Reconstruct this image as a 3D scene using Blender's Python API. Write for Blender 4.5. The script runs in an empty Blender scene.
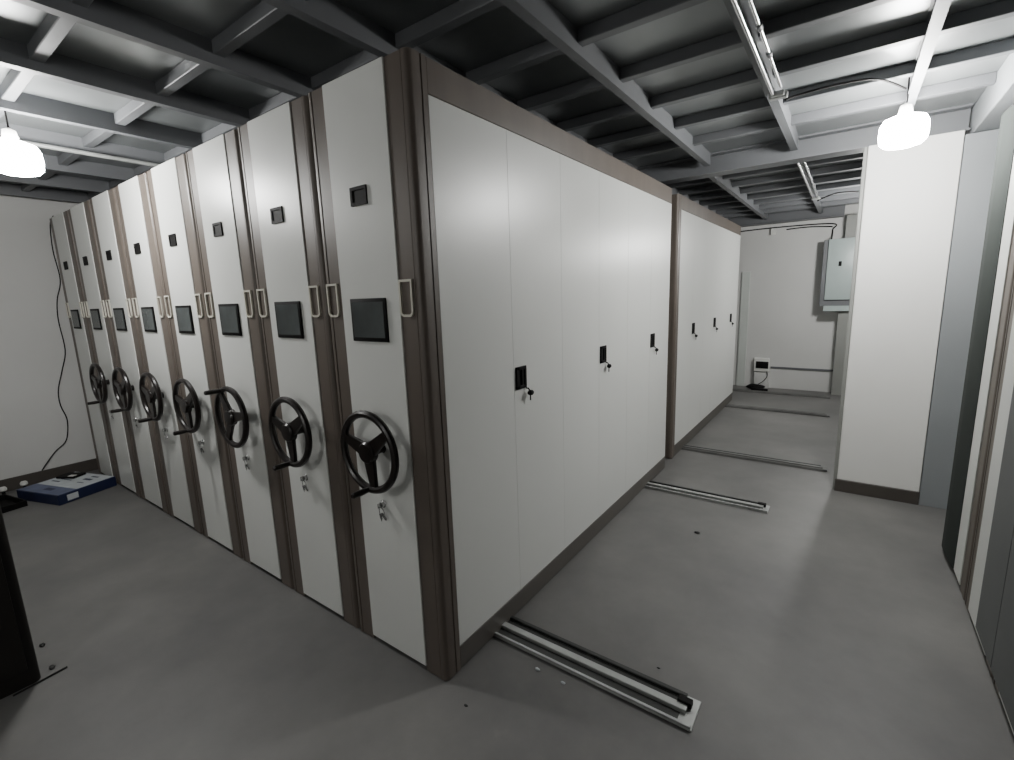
import bpy, bmesh, math, random
from mathutils import Vector, Matrix
random.seed(7)
PI = math.pi
scene = bpy.context.scene
COL = scene.collection

# ------------------------------------------------------------------ helpers
def link(o):
    COL.objects.link(o); return o

def tag(o, label=None, cat=None, group=None, kind=None):
    if label: o['label'] = label
    if cat: o['category'] = cat
    if group: o['group'] = group
    if kind: o['kind'] = kind
    return o

def thing(name, label, cat, loc=(0, 0, 0), rz=0.0, group=None):
    o = bpy.data.objects.new(name, None); link(o)
    o.empty_display_size = 0.05
    o.location = loc; o.rotation_euler = (0, 0, rz)
    return tag(o, label, cat, group)

def obj(name, bm, mat, parent=None, smooth=True, label=None):
    bmesh.ops.recalc_face_normals(bm, faces=bm.faces[:])
    me = bpy.data.meshes.new(name)
    bm.to_mesh(me); bm.free()
    me.materials.append(mat)
    if smooth:
        for p in me.polygons: p.use_smooth = True
        me.set_sharp_from_angle(angle=math.radians(35))
    o = bpy.data.objects.new(name, me); link(o)
    if parent is not None: o.parent = parent
    if label: o['label'] = label
    return o

def kids(o):
    return [c for c in bpy.data.objects if c.parent == o]

def copy_tree(o, parent=None):
    c = o.copy(); COL.objects.link(c)
    if parent is not None: c.parent = parent
    for ch in kids(o): copy_tree(ch, c)
    return c

def new(): return bmesh.new()

def box(bm, x0, x1, y0, y1, z0, z1, bev=0.0, seg=2):
    t = bmesh.new()
    bmesh.ops.create_cube(t, size=1.0)
    for v in t.verts:
        v.co = Vector(((x0 + x1) / 2 + v.co.x * (x1 - x0), (y0 + y1) / 2 + v.co.y * (y1 - y0), (z0 + z1) / 2 + v.co.z * (z1 - z0)))
    if bev > 0:
        bmesh.ops.bevel(t, geom=t.edges[:], offset=bev, segments=seg, affect='EDGES', profile=0.5)
    merge(bm, t); return bm

def merge(bm, t, M=None):
    if M is not None: bmesh.ops.transform(t, matrix=M, verts=t.verts[:])
    me = bpy.data.meshes.new('tmp'); t.to_mesh(me); t.free()
    bm.from_mesh(me); bpy.data.meshes.remove(me)

def prism_z(bm, pts, z0, z1):
    a = [bm.verts.new((x, y, z0)) for x, y in pts]
    b = [bm.verts.new((x, y, z1)) for x, y in pts]
    n = len(pts)
    bm.faces.new(a[::-1]); bm.faces.new(b)
    for i in range(n):
        bm.faces.new((a[i], a[(i + 1) % n], b[(i + 1) % n], b[i]))
    return bm

def prism_y(bm, pts, y0, y1):
    """polygon given in (x, z), extruded along y"""
    a = [bm.verts.new((x, y0, z)) for x, z in pts]
    b = [bm.verts.new((x, y1, z)) for x, z in pts]
    n = len(pts)
    bm.faces.new(a); bm.faces.new(b[::-1])
    for i in range(n):
        bm.faces.new((a[i], b[i], b[(i + 1) % n], a[(i + 1) % n]))
    return bm

def tube(bm, pts, r, n=10, closed=False, caps=True):
    pts = [Vector(p) for p in pts]
    m = len(pts); rings = []
    up = None
    for i, p in enumerate(pts):
        if closed:
            d = (pts[(i + 1) % m] - pts[i - 1]).normalized()
        else:
            d = (pts[min(i + 1, m - 1)] - pts[max(i - 1, 0)]).normalized()
        if up is None:
            up = Vector((0, 0, 1)) if abs(d.z) < 0.9 else Vector((0, 1, 0))
        s = d.cross(up)
        if s.length < 1e-5: s = d.orthogonal()
        s.normalize(); up = s.cross(d).normalized()
        rr = r[i] if isinstance(r, (list, tuple)) else r
        rings.append([bm.verts.new(p + s * (rr * math.cos(2 * PI * k / n)) + up * (rr * math.sin(2 * PI * k / n))) for k in range(n)])
    last = m if closed else m - 1
    for i in range(last):
        A, B = rings[i], rings[(i + 1) % m]
        for k in range(n):
            bm.faces.new((A[k], A[(k + 1) % n], B[(k + 1) % n], B[k]))
    if caps and not closed:
        bm.faces.new(rings[0][::-1]); bm.faces.new(rings[-1])
    return bm

def lathe(bm, prof, n=24, M=None):
    """prof: list of (r, h) around local z"""
    t = bmesh.new(); rings = []
    for r, h in prof:
        if r < 1e-6: rings.append([t.verts.new((0, 0, h))])
        else: rings.append([t.verts.new((r * math.cos(2 * PI * k / n), r * math.sin(2 * PI * k / n), h)) for k in range(n)])
    for A, B in zip(rings, rings[1:]):
        for k in range(n):
            q = [A[k % len(A)], A[(k + 1) % len(A)], B[(k + 1) % len(B)], B[k % len(B)]]
            u = []
            for v in q:
                if v not in u: u.append(v)
            if len(u) > 2: t.faces.new(u)
    for R in (rings[0], rings[-1]):
        if len(R) > 2: t.faces.new(R)
    merge(bm, t, M); return bm

# ------------------------------------------------------------------ materials
def material(name, base, rough=0.5, metal=0.0, var=0.06, scale=3.0, bump=0.0, bscale=60.0, spec=0.5, rvar=0.0, stretch=(1, 1, 1), detail=4.0, coat=0.0):
    m = bpy.data.materials.new(name); m.use_nodes = True
    nt = m.node_tree; N = nt.nodes; L = nt.links
    b = N['Principled BSDF']
    tc = N.new('ShaderNodeTexCoord'); mp = N.new('ShaderNodeMapping')
    mp.inputs['Scale'].default_value = stretch
    L.new(tc.outputs['Object'], mp.inputs['Vector'])
    no = N.new('ShaderNodeTexNoise'); no.inputs['Scale'].default_value = scale; no.inputs['Detail'].default_value = detail
    L.new(mp.outputs['Vector'], no.inputs['Vector'])
    cr = N.new('ShaderNodeValToRGB')
    cr.color_ramp.elements[0].position = 0.3; cr.color_ramp.elements[1].position = 0.7
    cr.color_ramp.elements[0].color = tuple(c * (1 - var) for c in base) + (1,)
    cr.color_ramp.elements[1].color = tuple(min(1, c * (1 + var)) for c in base) + (1,)
    L.new(no.outputs['Fac'], cr.inputs['Fac']); L.new(cr.outputs['Color'], b.inputs['Base Color'])
    b.inputs['Roughness'].default_value = rough
    b.inputs['Metallic'].default_value = metal
    b.inputs['Specular IOR Level'].default_value = spec
    b.inputs['Coat Weight'].default_value = coat
    if rvar > 0:
        mr = N.new('ShaderNodeMapRange')
        mr.inputs['To Min'].default_value = max(0, rough - rvar); mr.inputs['To Max'].default_value = min(1, rough + rvar)
        L.new(no.outputs['Fac'], mr.inputs['Value']); L.new(mr.outputs['Result'], b.inputs['Roughness'])
    if bump > 0:
        n2 = N.new('ShaderNodeTexNoise'); n2.inputs['Scale'].default_value = bscale; n2.inputs['Detail'].default_value = 3
        L.new(tc.outputs['Object'], n2.inputs['Vector'])
        bp = N.new('ShaderNodeBump'); bp.inputs['Strength'].default_value = bump; bp.inputs['Distance'].default_value = 0.01
        L.new(n2.outputs['Fac'], bp.inputs['Height']); L.new(bp.outputs['Normal'], b.inputs['Normal'])
    return m

def emit(name, col, s):
    m = bpy.data.materials.new(name); m.use_nodes = True
    b = m.node_tree.nodes['Principled BSDF']
    b.inputs['Base Color'].default_value = (0.9, 0.9, 0.9, 1)
    b.inputs['Emission Color'].default_value = col + (1,)
    b.inputs['Emission Strength'].default_value = s
    return m

M = {}
M['white'] = material('white_enamel', (0.69, 0.70, 0.675), 0.33, var=0.015, scale=1.2, spec=0.5)
M['brown'] = material('brown_enamel', (0.122, 0.101, 0.085), 0.42, var=0.10, scale=2.0, spec=0.5, stretch=(4, 4, 0.6))
M['plinth'] = material('plinth_enamel', (0.098, 0.090, 0.080), 0.45, var=0.10, scale=2.0)
M['dark'] = material('shadow_gap_black', (0.012, 0.012, 0.011), 0.7)
M['black'] = material('black_plastic', (0.008, 0.0075, 0.0075), 0.6, var=0.15, scale=20, spec=0.12)
M['wheel'] = material('wheel_plastic', (0.013, 0.010, 0.009), 0.3, var=0.2, scale=12)
M['screen'] = material('screen_glass', (0.060, 0.068, 0.068), 0.25, var=0.35, scale=5, spec=0.3)
M['grip'] = material('grip_edge', (0.62, 0.60, 0.52), 0.4, var=0.03)
M['chrome'] = material('chrome', (0.62, 0.62, 0.62), 0.22, metal=1.0, var=0.05)
M['galv'] = material('galvanised', (0.42, 0.43, 0.42), 0.42, metal=0.55, var=0.14, scale=6, rvar=0.08)
M['steel'] = material('grey_steel_paint', (0.125, 0.130, 0.138), 0.5, var=0.08, scale=2.0)
M['steel_column'] = material('column_paint', (0.25, 0.265, 0.275), 0.5, var=0.05, scale=1.2)
M['deck'] = material('deck_sheet', (0.205, 0.217, 0.22), 0.32, metal=0.4, var=0.12, scale=1.6, rvar=0.08, bump=0.05, bscale=4)
M['wall'] = material('wall_paint', (0.60, 0.60, 0.585), 0.85, var=0.03, scale=1.5, bump=0.04, bscale=90)
M['partition'] = material('partition_paint', (0.78, 0.775, 0.75), 0.75, var=0.02, scale=1.5)
M['baseboard'] = material('baseboard_paint', (0.075, 0.066, 0.058), 0.5, var=0.1)
M['box_grey'] = material('electrical_enamel', (0.36, 0.42, 0.41), 0.38, var=0.03)
M['blue'] = material('carton_blue', (0.010, 0.016, 0.055), 0.5, var=0.15, scale=8)
M['bluegrey'] = material('carton_blue_grey', (0.10, 0.12, 0.20), 0.5, var=0.2, scale=10)
M['paper'] = material('carton_white', (0.50, 0.53, 0.55), 0.6, var=0.10, scale=14)
M['cabinet'] = material('dark_brown_wood', (0.016, 0.013, 0.011), 0.5, var=0.3, scale=4, stretch=(6, 6, 0.6))
M['whiteplastic'] = material('white_plastic', (0.70, 0.70, 0.67), 0.4, var=0.03)
M['board'] = material('pale_board', (0.55, 0.58, 0.55), 0.5, var=0.05)
M['dark_matte'] = material('dark_matte_strip', (0.040, 0.046, 0.043), 0.75, var=0.1, spec=0.08)
M['shade_panel'] = material('shade_panel_grey', (0.13, 0.135, 0.135), 0.7, var=0.05)
M['rail_flat'] = material('rail_flat_steel', (0.13, 0.13, 0.125), 0.55, var=0.2, scale=8)
M['back_post'] = material('back_post_paint', (0.25, 0.255, 0.24), 0.6, var=0.05)
M['rail_dark'] = material('rail_shadow_steel', (0.05, 0.052, 0.05), 0.4, metal=0.4, var=0.2)
M['tube_glass'] = material('tube_glass', (0.55, 0.56, 0.56), 0.12, var=0.02, coat=0.5)
M['lamp'] = emit('lamp_glow', (1.0, 0.995, 0.97), 150.0)
M['lamp_left'] = emit('lamp_glow_left', (1.0, 0.995, 0.97), 120.0)
M['fill_front'] = emit('fill_glow_front', (1.0, 0.995, 0.97), 40.0)
M['fill_back'] = emit('fill_glow_back', (1.0, 0.995, 0.97), 150.0)

def floor_material():
    m = bpy.data.materials.new('floor_epoxy'); m.use_nodes = True
    nt = m.node_tree; N = nt.nodes; L = nt.links; b = N['Principled BSDF']
    tc = N.new('ShaderNodeTexCoord')
    a = N.new('ShaderNodeTexNoise'); a.inputs['Scale'].default_value = 1.1; a.inputs['Detail'].default_value = 7; a.inputs['Roughness'].default_value = 0.62
    c = N.new('ShaderNodeTexNoise'); c.inputs['Scale'].default_value = 35; c.inputs['Detail'].default_value = 3
    L.new(tc.outputs['Object'], a.inputs['Vector']); L.new(tc.outputs['Object'], c.inputs['Vector'])
    r = N.new('ShaderNodeValToRGB')
    r.color_ramp.elements[0].position = 0.34; r.color_ramp.elements[1].position = 0.68
    r.color_ramp.elements[0].color = (0.106, 0.105, 0.103, 1); r.color_ramp.elements[1].color = (0.186, 0.182, 0.175, 1)
    L.new(a.outputs['Fac'], r.inputs['Fac'])
    # faint pale scuffs
    s = N.new('ShaderNodeValToRGB'); s.color_ramp.elements[0].position = 0.70; s.color_ramp.elements[1].position = 0.80
    s.color_ramp.elements[0].color = (0, 0, 0, 1); s.color_ramp.elements[1].color = (0.16, 0.16, 0.16, 1)
    d = N.new('ShaderNodeTexNoise'); d.inputs['Scale'].default_value = 4.5; d.inputs['Detail'].default_value = 9
    L.new(tc.outputs['Object'], d.inputs['Vector']); L.new(d.outputs['Fac'], s.inputs['Fac'])
    mx = N.new('ShaderNodeMix'); mx.data_type = 'RGBA'
    L.new(s.outputs['Color'], mx.inputs['Factor']); L.new(r.outputs['Color'], mx.inputs['A']); mx.inputs['B'].default_value = (0.34, 0.34, 0.33, 1)
    L.new(mx.outputs['Result'], b.inputs['Base Color'])
    mr = N.new('ShaderNodeMapRange'); mr.inputs['To Min'].default_value = 0.42; mr.inputs['To Max'].default_value = 0.62
    L.new(a.outputs['Fac'], mr.inputs['Value']); L.new(mr.outputs['Result'], b.inputs['Roughness'])
    bp = N.new('ShaderNodeBump'); bp.inputs['Strength'].default_value = 0.04; bp.inputs['Distance'].default_value = 0.01
    L.new(c.outputs['Fac'], bp.inputs['Height']); L.new(bp.outputs['Normal'], b.inputs['Normal'])
    return m
M['floor'] = floor_material()

# ------------------------------------------------------------------ the room
XL, XR, YF, YB = -4.8, 4.95, -3.0, 7.2
DECK = 2.67
def struct(name, bm, mat, smooth=False):
    return tag(obj(name, bm, mat, smooth=smooth), kind='structure')
struct('floor', box(new(), XL - .1, XR + .1, YF - .1, YB + .1, -0.12, 0.0), M['floor'])
struct('wall_left', box(new(), XL - .1, XL, YF - .1, YB + .1, 0, DECK), M['wall'])
struct('wall_right', box(new(), XR, XR + .1, YF - .1, YB + .1, 0, DECK), M['wall'])
struct('wall_back', box(new(), XL, XR, YB, YB + .1, 0, DECK), M['wall'])
struct('wall_front', box(new(), XL, XR, YF - .1, YF, 0, DECK), M['wall'])
struct('baseboard_left', box(new(), XL, XL + .014, YF, YB, 0, 0.115, .003, 1), M['baseboard'])
ceil = struct('ceiling', box(new(), XL - .1, XR + .1, YF - .1, YB + .1, DECK, DECK + .08), M['deck'])

def channel_y(x, y0, y1, z0, z1, w=0.045, t=0.006):
    """C purlin running along y: web on +x side, flanges towards -x"""
    bm = new()
    prism_y(bm, [(x, z0), (x, z1), (x - w, z1), (x - w, z1 - t), (x - t, z1 - t), (x - t, z0 + t), (x - w + t, z0 + t), (x - w + t, z0 + 0.018), (x - w, z0 + 0.018), (x - w, z0)], y0, y1)
    return bm
def h_beam_x(y0, y1, x0, x1, z0, z1, t=0.012):
    bm = new(); yc = (y0 + y1) / 2
    box(bm, x0, x1, y0, y1, z0, z0 + t); box(bm, x0, x1, y0, y1, z1 - t, z1); box(bm, x0, x1, yc - .005, yc + .005, z0 + t, z1 - t)
    return bm
# girders
GZ = 2.515
obj('girder', h_beam_x(3.10, 3.26, XL, 1.78, GZ, DECK), M['steel'], ceil, False)
obj('girder', h_beam_x(7.02, 7.18, XL, 1.10, GZ, DECK), M['steel'], ceil, False)
# large box beam along y carried by the column
obj('main_beam', box(new(), 1.79, 1.965, YF, 3.26, GZ - .025, DECK, .004, 1), M['steel_column'], ceil, False)
# purlins along y
PX = [1.46 - 0.612 * k for k in range(11)]
for x in PX:
    obj('purlin', channel_y(x, YF, 3.10, 2.575, DECK), M['steel'], ceil, False)
    x2 = x - (0.07 if abs(x - 0.236) < .05 else 0.0)
    obj('purlin', channel_y(x2, 3.26, 7.02, 2.575, DECK), M['steel'], ceil, False)
# joists along x
y = -2.82
while y < 7.0:
    if not (3.0 < y < 3.3):
        obj('joist', box(new(), XL, 1.79 if y < 3.3 else XR, y - .024, y + .024, 2.615, DECK, .003, 1), M['steel'], ceil, False)
    y += 0.45

# white boxed partition beside the column
pt = struct('wall_partition', box(new(), 1.27, 1.755, 3.08, 3.26, 0, GZ, .004, 1), M['partition'])
obj('partition_baseboard', box(new(), 1.258, 1.757, 3.066, 3.08, 0, 0.098, .003, 1), M['baseboard'], pt, False)
obj('edge_trim', box(new(), 1.245, 1.2685, 3.10, 3.135, 0, GZ, .003, 1), M['back_post'], pt, False)

c = thing('steel_column', 'grey painted steel column between the white partition and the right hand cabinets', 'column', (1.85, 3.16, 0))
def h_column(w, d, h):
    bm = new()
    box(bm, -w / 2, w / 2, -d / 2, -d / 2 + .012, 0, h, .002, 1)
    box(bm, -w / 2, w / 2, d / 2 - .012, d / 2, 0, h, .002, 1)
    box(bm, -.005, .005, -d / 2 + .012, d / 2 - .012, 0, h)
    return bm
obj('shaft', h_column(.182, .17, 2.486), M['steel_column'], c)
c = thing('steel_column', 'grey steel column standing at the back wall below the electrical box', 'column', (1.22, 7.09, 0))
obj('shaft', h_column(.18, .17, GZ), M['back_post'], c)

# ------------------------------------------------------------------ mobile shelving
U = 0.583; H = 2.4; Z0 = 0.025; LEN = 2.88
def post_profile(side):
    """plan outline of one brown corner post; side=+1: outer corner at x=0, -1: outer corner at x=-0.577"""
    r = 0.022
    pts = [(-.117, 0.002), (-.036, 0.002), (-.035, .004), (-.032, .004), (-.031, 0.0), (-r, 0.0)]
    for k in range(1, 8):
        a = PI / 2 * k / 8
        pts.append((-r + r * math.sin(a), r - r * math.cos(a)))
    pts += [(0, r), (0, .056), (-.004, .058), (-.004, .062), (0, .064), (0, .088), (-.117, .088)]
    if side < 0: pts = [(-.580 - x * (0.109 / 0.117), y) for x, y in pts]
    return pts
def frame_path(x0, x1, z0, z1, y, r):
    p = [(x0, y, z1), (x1, y, z1)]
    for k in range(5):
        a = PI / 2 * k / 4; p.append((x1 - r + r * math.cos(a), y, z0 + r - r * math.sin(a)))
    for k in range(5):
        a = PI / 2 * k / 4; p.append((x0 + r - r * math.sin(a), y, z0 + r - r * math.cos(a)))
    return p
def flat_frame(x0, x1, z0, z1, y0, y1, w, r):
    """closed ribbon with square top corners and rounded bottom corners"""
    bm = new()
    def ring(d):
        rr = max(r - d, .001)
        p = [(x0 + d, z1 - d), (x1 - d, z1 - d)]
        for k in range(6):
            a = PI / 2 * k / 5; p.append((x1 - d - rr + rr * math.cos(a), z0 + d + rr - rr * math.sin(a)))
        for k in range(6):
            a = PI / 2 * k / 5; p.append((x0 + d + rr - rr * math.sin(a), z0 + d + rr - rr * math.cos(a)))
        return p
    o, i = ring(0), ring(w)
    vs = [[bm.verts.new((x, yy, z)) for x, z in P] for P in (o, i) for yy in (y0, y1)]
    of, ob, jf, jb = vs; n = len(o)
    for k in range(n):
        l = (k + 1) % n
        bm.faces.new((of[k], of[l], jf[l], jf[k])); bm.faces.new((of[k], ob[k], ob[l], of[l]))
        bm.faces.new((jf[k], jf[l], jb[l], jb[k])); bm.faces.new((ob[k], jb[k], jb[l], ob[l]))
    return bm

def make_handwheel(parent, ang):
    """wheel in the XZ plane around (-.290, -.075, .982); ang turns it; crank on the rim at the lower spoke"""
    R = .158; c = Vector((-.289, -.072, .980))
    rim = tube(new(), [(R * math.cos(2 * PI * k / 40), 0, R * math.sin(2 * PI * k / 40)) for k in range(40)], .0155, 10, closed=True)
    bmesh.ops.transform(rim, matrix=Matrix.Translation(c), verts=rim.verts[:])
    w = obj('handwheel', rim, M['wheel'], parent)
    hub = lathe(new(), [(0, .022), (.038, .020), (.045, .012), (.045, -.012), (.022, -.02), (.020, -.068), (.034, -.072)], 24, Matrix.Translation(c) @ Matrix.Rotation(PI / 2, 4, 'X'))
    obj('hub', hub, M['wheel'], w)
    for a0 in (160, 34, 274):
        a = math.radians(a0) + ang
        s = new()
        prism_y(s, [(0.01, -.036), (.06, -.026), (R, -.018), (R, .018), (.06, .026), (.01, .036)], -.008, .008)
        bmesh.ops.bevel(s, geom=[e for e in s.edges], offset=.003, segments=1, affect='EDGES')
        bmesh.ops.transform(s, matrix=Matrix.Translation(c) @ Matrix.Rotation(-a, 4, 'Y'), verts=s.verts[:])
        obj('spoke', s, M['wheel'], w)
    a = math.radians(264) + ang
    p = c + Vector((R * math.cos(a), 0, R * math.sin(a)))
    k = tube(new(), [p + Vector((0, -q, 0)) for q in (.0, .012, .03, .05, .07, .085, .090)], [.011, .011, .0125, .0135, .0125, .0125, .008], 14)
    obj('crank_handle', k, M['wheel'], w)
    return w

def make_unit(label, wheel_angle=None, doors=False, group=None, grips=True, fittings=True):
    t = thing('mobile_shelving_cabinet', label, 'cabinet', group=group)
    bm = new(); box(bm, -.571, -.006, .03, LEN, .035, H - .004)
    obj('body', bm, M['white'], t, False)
    bm = new(); box(bm, -.565, -.012, .02, LEN - .02, Z0, .06)
    obj('base', bm, M['dark'], t, False)
    obj('corner_post', prism_z(new(), post_profile(1), .006, H), M['brown'], t, label='brown corner post')
    obj('corner_post', prism_z(new(), post_profile(-1), .006, H), M['brown'], t, label='brown corner post')
    obj('end_panel', box(new(), -.470, -.118, -.003, .03, .027, H + .002, .002, 1), M['white'], t, False, label='white end panel')
    if fittings:
        s = obj('display', box(new(), -.404, -.190, -.012, -.003, 1.421, 1.591, .003, 2), M['black'], t, label='dark display screen in black bezel')
        obj('screen', box(new(), -.391, -.203, -.0135, -.0118, 1.437, 1.577), M['screen'], s, False)
        s = obj('label_holder', flat_frame(-.347, -.252, 1.940, 2.008, -.010, -.002, .012, .002), M['black'], t, False, label='small black label holder')
        obj('backing', box(new(), -.344, -.255, -.0062, -.0032, 1.943, 2.005), M['black'], s, False)
    if grips:
        obj('pull_grip', flat_frame(-.566, -.492, 1.518, 1.656, -.006, .003, .0085, .022), M['grip'], t, False, label='white outlined recessed grip')
        obj('pull_grip', flat_frame(-.116, -.046, 1.518, 1.654, -.006, .003, .0085, .022), M['grip'], t, False, label='white outlined recessed grip')
    if wheel_angle is not None:
        make_handwheel(t, wheel_angle)
        # cylinder lock with keys
        l = obj('lock', lathe(new(), [(0, .016), (.012, .016), (.013, .013), (.013, .004), (.017, .003), (.017, 0)], 20, Matrix.Translation((-.310, -.003, .726)) @ Matrix.Rotation(PI / 2, 4, 'X')), M['chrome'], t, label='chrome cylinder lock')
        kb = new()
        tube(kb, [(-.302 + .016 * math.cos(q), -.022 - .002 * math.sin(q), .698 + .020 * math.sin(q)) for q in [2 * PI * j / 16 for j in range(16)]], .0018, 6, closed=True)
        box(kb, -.312, -.308, -.034, -.016, .715, .737, .001, 1)
        prism_y(kb, [(-.312, .690), (-.298, .694), (-.276, .672), (-.280, .662), (-.290, .664), (-.304, .676)], -.020, -.017)
        prism_y(kb, [(-.318, .688), (-.306, .690), (-.300, .668), (-.306, .654), (-.312, .668)], -.025, -.022)
        obj('key', kb, M['chrome'], l)
    if doors:
        obj('header', box(new(), -.02, .0, .088, LEN, 2.282, H, .002, 1), M['brown'], t, False, label='brown header board')
        obj('plinth', box(new(), -.02, .0, .088, LEN, .008, .114, .002, 1), M['plinth'], t, False, label='brown plinth board')
        W = (LEN - .090) / 3
        for k in range(3):
            y0 = .089 + W * k
            for hnd in (0, 1):
                a = y0 + hnd * W / 2; b = a + W / 2
                d = obj('door', box(new(), -.012, .0, a + .0005, b - .0005, .117, 2.279, .0006, 1), M['white'], t, False)
                if hnd:
                    h = obj('lock_handle', flat_xframe(a + .012, a + .096, 1.145, 1.252), M['black'], d, False, label='black recessed lock handle')
                    # key with round bow hanging below
                    kb = new()
                    tube(kb, [(.004, a + .092, 1.142), (.014, a + .098, 1.140), (.018, a + .102, 1.132)], .0035, 8)
                    lathe(kb, [(0, -.014), (.009, -.011), (.0135, -.004), (.0135, .004), (.009, .011), (0, .014)], 16, Matrix.Translation((.022, a + .106, 1.118)) @ Matrix.Scale(1.45, 4, (0, 1, 0)))
                    box(kb, .018, .022, a + .103, a + .109, 1.080, 1.106)
                    obj('key', kb, M['black'], d)
    return t

def flat_xframe(y0, y1, z0, z1):
    bm = new()
    box(bm, .0, .004, y0, y1, z0, z1, .001, 1)
    w = .016
    box(bm, .003, .009, y0, y0 + w + .010, z0, z1, .002, 1); box(bm, .003, .009, y1 - w, y1, z0, z1, .002, 1)
    box(bm, .003, .009, y0, y1, z1 - w, z1, .002, 1); box(bm, .003, .009, y0, y1, z0, z0 + w, .002, 1)
    box(bm, .003, .012, (y0 + y1) / 2 - .004, (y0 + y1) / 2 + .012, z0 + .018, z1 - .012, .003, 1)
    return bm

ROW = 'mobile shelving cabinets with handwheels in a row'
names = ['white mobile cabinet nearest the camera, its long side of lockable doors in view',
         'white mobile cabinet with a handwheel, directly left of the nearest cabinet',
         'white mobile cabinet whose handwheel is turned with its crank handle at the top',
         'white mobile cabinet immediately left of the one with its crank handle up',
         'white mobile cabinet, fifth of the row from the front corner, crank handle low',
         'white mobile cabinet, sixth of the row from the front corner, third from the far end',
         'white mobile cabinet, second from the far end, last one with a handwheel',
         'white cabinet without a handwheel at the far end of the row beside the left wall']
angs = [0.05, 0.0, math.radians(-150), 0.05, -0.02, 0.02, 0.0, None]
units = []
for k in range(8):
    u = make_unit(names[k], angs[k], doors=(k == 0), group=ROW)
    u.location = (-U * k, 0, 0); units.append(u)
# second row behind, only its first cabinet shows
u = make_unit('white cabinet with three lock handles standing behind the nearest one, further along the aisle', None, doors=True, grips=False, fittings=False)
u.location = (-.018, 3.14, 0)
# right-hand side: ends of another run, facing the aisle
for k, lab in enumerate(['white cabinet end between brown posts, right beside the grey steel column', 'white cabinet end at the right edge of the picture, cut off by it',
                         'white cabinet end nearest the camera on the right, mostly outside the picture']):
    r = make_unit(lab, None, grips=False, fittings=False, group='cabinets on the right of the aisle')
    r.rotation_euler = (0, 0, -PI / 2)
    r.location = (1.82, 2.39 - U * k + .003 - U, 0)
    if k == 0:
        pr = [(-.580, .0), (-.580, -.012), (-.565, -.020), (-.470, -.020), (-.330, -.012), (-.285, -.006), (-.285, .0)]  # dark matte strip laid over the end panel next to the column
        obj('side_strip', prism_z(new(), pr, .03, H), M['dark_matte'], r, label='dark matte strip over the end panel')
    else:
        bb = (-.287, -.003) if k == 1 else (-.580, -.003)  # grey overlay puts the shade of the right edge into the colour
        obj('shade_panel', box(new(), bb[0], bb[1], -.008, -.002, .05, H, .002, 1), M['shade_panel'], r, False, label='grey overlay standing in for shade on the cabinet end')

# ------------------------------------------------------------------ floor rails
def floor_rail(y, x1, label, w=.15, lip=True):
    G = M['galv'] if lip else M['rail_flat']
    x0 = -4.62
    t = thing('floor_rail', label, 'rail', (0, y, 0), 0, 'floor rails under the cabinets')
    obj('base_plate', box(new(), x0, x1, -w / 2, w / 2, 0.0005, .007, .001, 1), G, t, False)
    obj('rail_bar', box(new(), x0, x1 - .035, -.018, .014, .007, .0245, .003, 2), G, t, False)
    obj('side_lip', box(new(), x0, x1 - .004, -w / 2, -w / 2 + .012, .007, .020, .002, 1), G, t, False)
    obj('side_lip', box(new(), x0, x1 - .05, w / 2 - .022, w / 2 - .004, .007, .022, .002, 1), M['rail_dark'], t, False, label='dark side lip')
    for a, b in ((-w / 2 + .014, -.020), (.016, w / 2 - .024)):
        obj('groove', box(new(), x0, x1 - .055, a, b, .007, .0095), M['rail_dark'], t, False, label='dark groove')
    if lip:
        obj('stop_block', box(new(), x1 - .075, x1 - .022, .010, .040, .0095, .034, .003, 2), M['black'], t, False, label='black rubber stop block')
    return t
floor_rail(.404, .893, 'nearest galvanised floor rail sticking out from under the front cabinet')
floor_rail(2.435, .885, 'galvanised floor rail end beside the far end of the front cabinet', w=.13)
floor_rail(3.535, 1.20, 'floor rail running from the second cabinet row towards the white partition', w=.11, lip=False)
floor_rail(5.60, 1.16, 'floor rail crossing the aisle near the far end of the second cabinet', w=.11, lip=False)
floor_rail(6.74, 1.13, 'hindmost floor rail in front of the back wall', w=.09, lip=False)

# ------------------------------------------------------------------ lamps
def bulb(loc, label, strength_mat=M['lamp']):
    t = thing('hanging_lamp', label, 'lamp', loc)
    # wide LED bulb: drum with rounded rim, socket and flex
    prof = [(0, -.085), (.05, -.084), (.085, -.074), (.103, -.055), (.108, -.02), (.106, .03), (.092, .058), (.055, .072), (.030, .078)]
    obj('globe', lathe(new(), prof, 32), strength_mat, t, label='glowing white LED bulb')
    obj('socket', lathe(new(), [(.030, .078), (.032, .09), (.026, .125), (.010, .135)], 20), M['whiteplastic'], t)
    obj('flex', tube(new(), [(0, 0, .13), (0.004, 0, .16), (0, 0, DECK - loc[2])], .004, 8), M['black'], t)
    return t
bulb((1.412, 2.30, 2.395), 'glowing lamp hanging in front of the white partition on the right')
bulb((-2.26, -.58, 2.36), 'glowing lamp hanging at the left edge in front of the far cabinets', M['lamp_left'])
bulb((-.35, -2.55, 2.15), 'added fill lamp, unseen behind the photographer near the front wall', M['fill_front'])  # unseen fill lamp, added to brighten the near cabinet ends
bulb((1.46, 5.5, 2.22), 'added unseen lamp near the back wall, hidden behind the partition', M['fill_back'])  # unseen lamp added behind the partition to brighten the back wall

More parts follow.
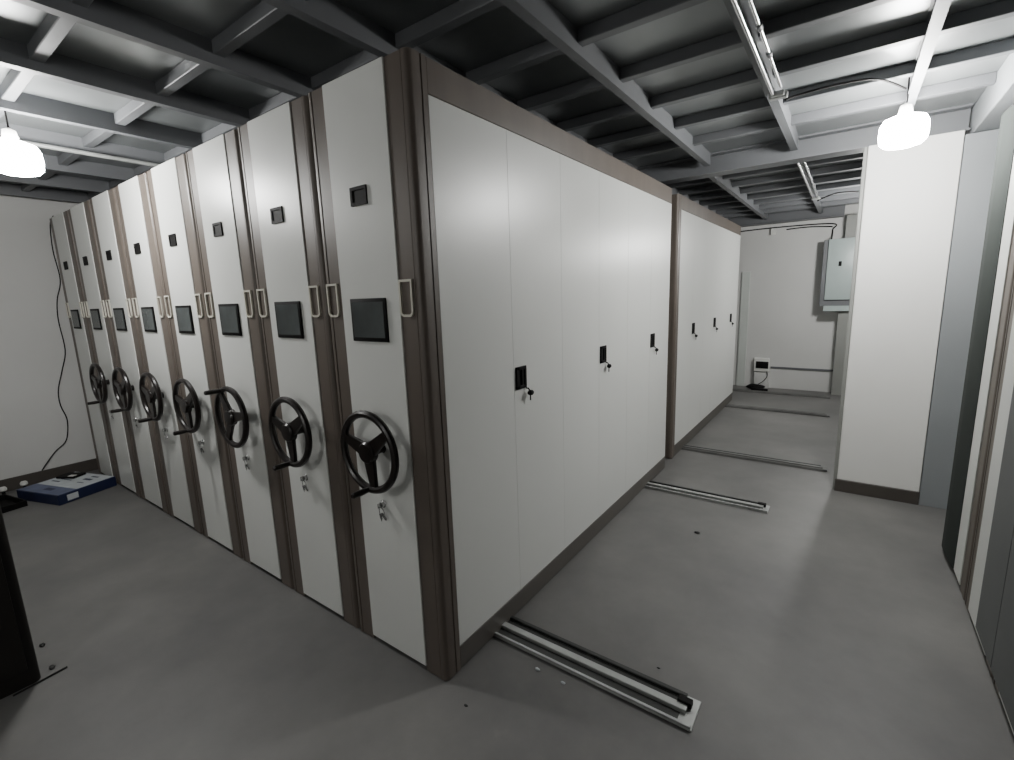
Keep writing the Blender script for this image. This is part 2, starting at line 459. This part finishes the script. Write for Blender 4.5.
# pairs of galvanised conduits under the purlin
def conduits(x, y0, y1, label, couplings):
    t = thing('conduit_pair', label, 'pipes', (x, y0, 2.575))
    L = y1 - y0
    obj('pipe', tube(new(), [(-.022, 0, -.016), (-.022, L, -.016)], .0095, 12), M['chrome'], t)
    obj('pipe', tube(new(), [(.022, 0, -.012), (.022, L - .12, -.012)], .0075, 12), M['chrome'], t)
    for yy in couplings:
        obj('coupling', tube(new(), [(.022, yy - .018, -.012), (.022, yy + .018, -.012)], .012, 12), M['steel'], t)
    cb = new(); box(cb, -.042, .042, L - .02, L + .02, -.030, -.001, .004, 1); box(cb, -.03, .03, L - .045, L - .02, -.027, -.003, .003, 1)
    obj('end_bracket', cb, M['galv'], t)
conduits(.862, -.9, 1.80, 'nearer pair of shiny conduits along the grey ceiling beam', (1.90, 2.17))
conduits(.845, 3.30, 5.45, 'further pair of shiny conduits beyond the cross girder', (1.2,))

# ceiling cables
def cable(label, pts, r=.006, name='cable'):
    o = obj(name, tube(new(), pts, r, 8), M['black'])
    return tag(o, label, 'cable')
def smooth_path(pts, n=6):
    P = [Vector(p) for p in pts]; out = []
    for i in range(len(P) - 1):
        p0, p1, p2, p3 = P[max(i - 1, 0)], P[i], P[i + 1], P[min(i + 2, len(P) - 1)]
        for k in range(n):
            t = k / n
            out.append(0.5 * ((2 * p1) + (-p0 + p2) * t + (2 * p0 - 5 * p1 + 4 * p2 - p3) * t * t + (-p0 + 3 * p1 - 3 * p2 + p3) * t ** 3))
    out.append(P[-1]); return out
cable('black cable looping from the end of the nearer conduit pair towards the hanging lamp', smooth_path([(.895, 1.79, 2.53), (.96, 1.84, 2.555), (1.12, 1.92, 2.585), (1.27, 1.99, 2.59), (1.40, 2.26, 2.595)]), .006)
cable('short black cable from the end of the further conduit pair to the girder', smooth_path([(.86, 5.46, 2.53), (.92, 5.48, 2.56), (1.05, 5.52, 2.60), (1.24, 5.60, 2.60)]), .008)
cable('thin black cable along the top of the back wall', smooth_path([(-.6, 7.192, 2.44), (-.2, 7.192, 2.455), (.35, 7.192, 2.463), (.97, 7.192, 2.44), (.975, 7.192, 2.36), (.975, 7.16, 2.26), (.975, 7.01, 2.215), (.975, 6.98, 2.20)]), .009)
cable('second short cable below the first on the back wall', smooth_path([(.40, 7.194, 2.42), (.70, 7.194, 2.425), (.97, 7.194, 2.40)]), .009)
tag(obj('junction_box', box(new(), .20, .26, 7.15, 7.2005, 2.36, 2.45, .004, 1), M['whiteplastic']), 'small white junction box under the cable on the back wall', 'box')
tag(obj('conduit', tube(new(), [(-2.755, -2.9, 2.560), (-2.755, 3.0, 2.560)], .013, 10), M['galv']), 'thin metal conduit running below the ceiling on the left', 'pipe')

# ------------------------------------------------------------------ back of the aisle
e = thing('electrical_box', 'grey green electrical box mounted high at the back wall', 'electrical box', (1.13, 6.95, 1.30))
obj('housing', box(new(), -.235, .30, 0, .05, -.01, .90, .004, 1), M['steel'], e, label='darker grey housing edge')
d = obj('door', box(new(), -.178, .26, -.03, 0, .075, .905, .006, 2), M['box_grey'], e, label='pale grey green door')
obj('latch', box(new(), -.045, -.010, -.040, -.03, .535, .600, .003, 1), M['black'], d, label='black latch')
obj('bottom_tray', box(new(), -.18, .26, 0, .04, -.085, -.01, .003, 1), M['box_grey'], e)
tag(obj('trim_1', box(new(), .31, 1.13, 7.185, 7.2, .315, .345, .002, 1), M['steel']), kind='structure')
w = thing('wall_device', 'small white box with a black window low on the back wall', 'device', (.185, 7.16, .26))
obj('case', box(new(), -.11, .11, -.03, .04, 0, .215, .012, 3), M['whiteplastic'], w)
obj('window', box(new(), -.075, .10, -.034, -.029, .055, .165, .006, 2), M['black'], w, label='black window')
tag(obj('equipment_case', box(new(), .09, .30, 7.12, 7.2, .0, .245, .01, 2), M['wall']), 'off white case standing under the white box at the back wall', 'case')
def lump(bm, cx, cy, rx, ry, h, seed=1, n=14):
    rr = random.Random(seed); t = bmesh.new()
    bmesh.ops.create_icosphere(t, subdivisions=2, radius=1)
    for v in t.verts:
        q = 1 + rr.uniform(-.16, .16)
        v.co = Vector((cx + v.co.x * rx * q, cy + v.co.y * ry * q, max(0, h * .45 + v.co.z * h * .55 * q)))
    merge(bm, t); return bm
tag(obj('adapter', lump(new(), .14, 6.98, .13, .06, .085, 3), M['black']), 'black crumpled cable bundle on the floor by the back wall', 'cable bundle')
tag(obj('power_strip', box(new(), .10, .33, 6.82, 6.875, 0, .045, .01, 2), M['black']), 'black flat power strip on the floor in front of the cable bundle', 'power strip')
cable('thin grey lead hanging from the white box to the floor', smooth_path([(.27, 7.11, .27), (.28, 7.10, .2), (.24, 7.05, .13), (.17, 7.03, .075)]), .006, 'lead')
tag(obj('board', box(new(), -.17, -.05, 7.175, 7.198, 0, 1.83, .003, 1), M['board']), 'tall pale board leaning at the back wall behind the second cabinet', 'board')

# ------------------------------------------------------------------ far left corner
wall_pts = [(-.367, .118), (-.33, .17), (-.25, .27), (-.16, .357), (-.125, .547), (-.150, .70), (-.144, .846), (-.089, 1.03), (-.040, 1.216), (-.046, 1.501), (-.026, 1.686), (.023, 1.87), (.012, 2.142), (.028, 2.367), (.061, 2.45)]
cable('thin black cable hanging wavily down the left wall', smooth_path([(-4.79, a, z) for a, z in wall_pts]), .0045)
b = thing('carton', 'flat blue and white carton lying on the floor at the far end of the row', 'carton', (-4.25, -.305, 0), math.radians(18))
obj('carton_body', box(new(), -.27, .27, -.22, .22, 0, .088, .004, 1), M['blue'], b)
obj('top_print', box(new(), -.264, .264, -.214, .214, .088, .0895), M['bluegrey'], b, False, label='blue grey printed top')
pr = new()
prism_z(pr, [(-.262, -.06), (-.10, -.212), (.262, -.10), (.262, .212), (-.262, .212)], .0895, .0905)
pr.free()
obj('white_print', box(new(), -.255, .262, -.08, .212, .0895, .0905), M['paper'], b, False, label='white printed area')
pr = new()
for i, (x, yy, wx, wy) in enumerate([(-.15, .0, .10, .018), (-.10, .05, .14, .012), (.10, .10, .10, .03), (.12, .03, .08, .012), (.10, .16, .09, .02)]):
    box(pr, x - wx / 2, x + wx / 2, yy - wy / 2, yy + wy / 2, .0905, .0909)
box(pr, -.03, .07, -.16, -.12, .0895, .0902)
obj('print_marks', pr, M['blue'], b, False, label='dark blue print marks')
obj('side_label', box(new(), .271, .2715, -.16, -.08, .02, .07), M['paper'], b, False, label='white side label')
pk = thing('adapter_box', 'small black box with a white sticker lying on the blue carton', 'box', (-4.42, -.24, .0912), math.radians(30))
obj('case', box(new(), -.09, .09, -.06, .06, 0, .018, .004, 1), M['black'], pk)
obj('sticker', box(new(), .01, .07, -.045, -.005, .018, .0186), M['whiteplastic'], pk, False)
pb = thing('black_tray', 'low black tray on the floor left of the blue carton', 'tray', (-4.36, -.79, 0), math.radians(12))
tb = new()
box(tb, -.15, .22, -.17, .17, 0, .008)
for a in ((-.15, -.138, -.17, .17), (.208, .22, -.17, .17), (-.138, .208, -.17, -.158), (-.138, .208, .158, .17)):
    box(tb, a[0], a[1], a[2], a[3], .008, .05, .002, 1)
obj('tray_body', tb, M['black'], pb, False)
for i, (x, yy, lab) in enumerate([(-4.60, -.655, 'white round plug on the left wall baseboard, left of the carton'), (-4.63, -.52, 'white round plug nearer the blue carton')]):
    t = thing('plug', lab, 'plug', (x, yy, 0))
    obj('cap', lathe(new(), [(0, .10), (.018, .098), (.026, .085), (.026, .07), (.018, .06), (.012, .058)], 18), M['whiteplastic'], t)
    obj('stem', tube(new(), [(0, 0, 0), (0, 0, .058)], .012, 10), M['black'], t)

# ------------------------------------------------------------------ near left: dark brown cabinet
n = thing('dark_cabinet', 'dark brown cabinet at the left edge of the picture close to the camera', 'cabinet', (-1.503, -.966, 0))
bm = new(); r = .03
pts = []
for cx, cy, a0 in ((-r, -r, 0), (-.55 + r, -r, 90), (-.55 + r, -1.2 + r, 180), (-r, -1.2 + r, 270)):
    for k in range(6):
        a = math.radians(a0 + 18 * k); pts.append((cx + r * math.cos(a), cy + r * math.sin(a)))
prism_z(bm, pts, 0.0, 1.12)
obj('carcass', bm, M['cabinet'], n)
for k in range(2):
    dd = obj('door', box(new(), 0, .014, -.59 - .57 * k, -.035 - .57 * k, .08, 1.06, .004, 2), M['cabinet'], n)
    obj('knob', lathe(new(), [(.006, 0), (.006, .012), (.014, .016), (.014, .024), (0, .028)], 16, Matrix.Translation((.014, -.53 - .17 * k, .62)) @ Matrix.Rotation(PI / 2, 4, 'Y')), M['chrome'], dd)
obj('top', box(new(), -.56, .02, -1.21, .005, 1.12, 1.145, .006, 2), M['cabinet'], n)

# ------------------------------------------------------------------ small litter on the floor
tag(obj('rod', tube(new(), [(-1.498, -.885, .005), (-1.478, -1.06, .005)], .004, 8), M['dark']), 'thin dark rod on the floor beside the dark brown cabinet', 'rod')
for x, y, s, mt, lab in [(-1.79, -.915, .017, 'dark', 'small dark crumb on the floor behind the dark brown cabinet'), (-1.555, -.925, .018, 'dark', 'small dark crumb between the thin rod and the dark brown cabinet'),
                          (.136, -.039, .009, 'dark', 'tiny dark crumb on the floor just off the front corner of the cabinet'),
                          (.541, 1.83, .018, 'dark', 'dark sliver on the bare floor between the two nearest rails'),
                          (.275, .270, .012, 'paper', 'pale chip on the floor beside the middle of the nearest rail'), (.40, .268, .010, 'paper', 'pale chip on the floor further out along the nearest rail'),
                          (.70, .56, .007, 'dark', 'tiny dark crumb on the far side of the nearest rail end')]:
    tag(obj('crumb', lump(new(), x, y, s, s * .6, s * .6, int(abs(x) * 100)), M[mt]), lab, 'debris')

# ------------------------------------------------------------------ world and camera
wd = bpy.data.worlds.new('world'); scene.world = wd; wd.use_nodes = True
bg = wd.node_tree.nodes['Background']; bg.inputs[0].default_value = (0.8, 0.9, 1, 1); bg.inputs[1].default_value = 0.02

f, P, Yw, RO = 471.0, .1765, .627, -.034
cy, sy = math.cos(Yw), math.sin(Yw)
Fh, R, Up = Vector((-sy, cy, 0)), Vector((cy, sy, 0)), Vector((0, 0, 1))
F2 = Fh * math.cos(P) - Up * math.sin(P); U2 = Up * math.cos(P) + Fh * math.sin(P)
R3 = R * math.cos(RO) + U2 * math.sin(RO); U3 = U2 * math.cos(RO) - R * math.sin(RO)
cam = bpy.data.cameras.new('camera'); co = bpy.data.objects.new('camera', cam); link(co)
cam.sensor_fit = 'HORIZONTAL'; cam.sensor_width = 36.0; cam.lens = f * 36.0 / 1014.0; cam.clip_start = .02
mw = Matrix.Identity(4)
for i in range(3):
    mw[i][0] = R3[i]; mw[i][1] = U3[i]; mw[i][2] = -F2[i]
mw.translation = Vector((1.241, -1.215, 1.582))
co.matrix_world = mw
scene.camera = co
scene.view_settings.view_transform = 'AgX'
scene.view_settings.look = 'None'
scene.view_settings.exposure = 0.58
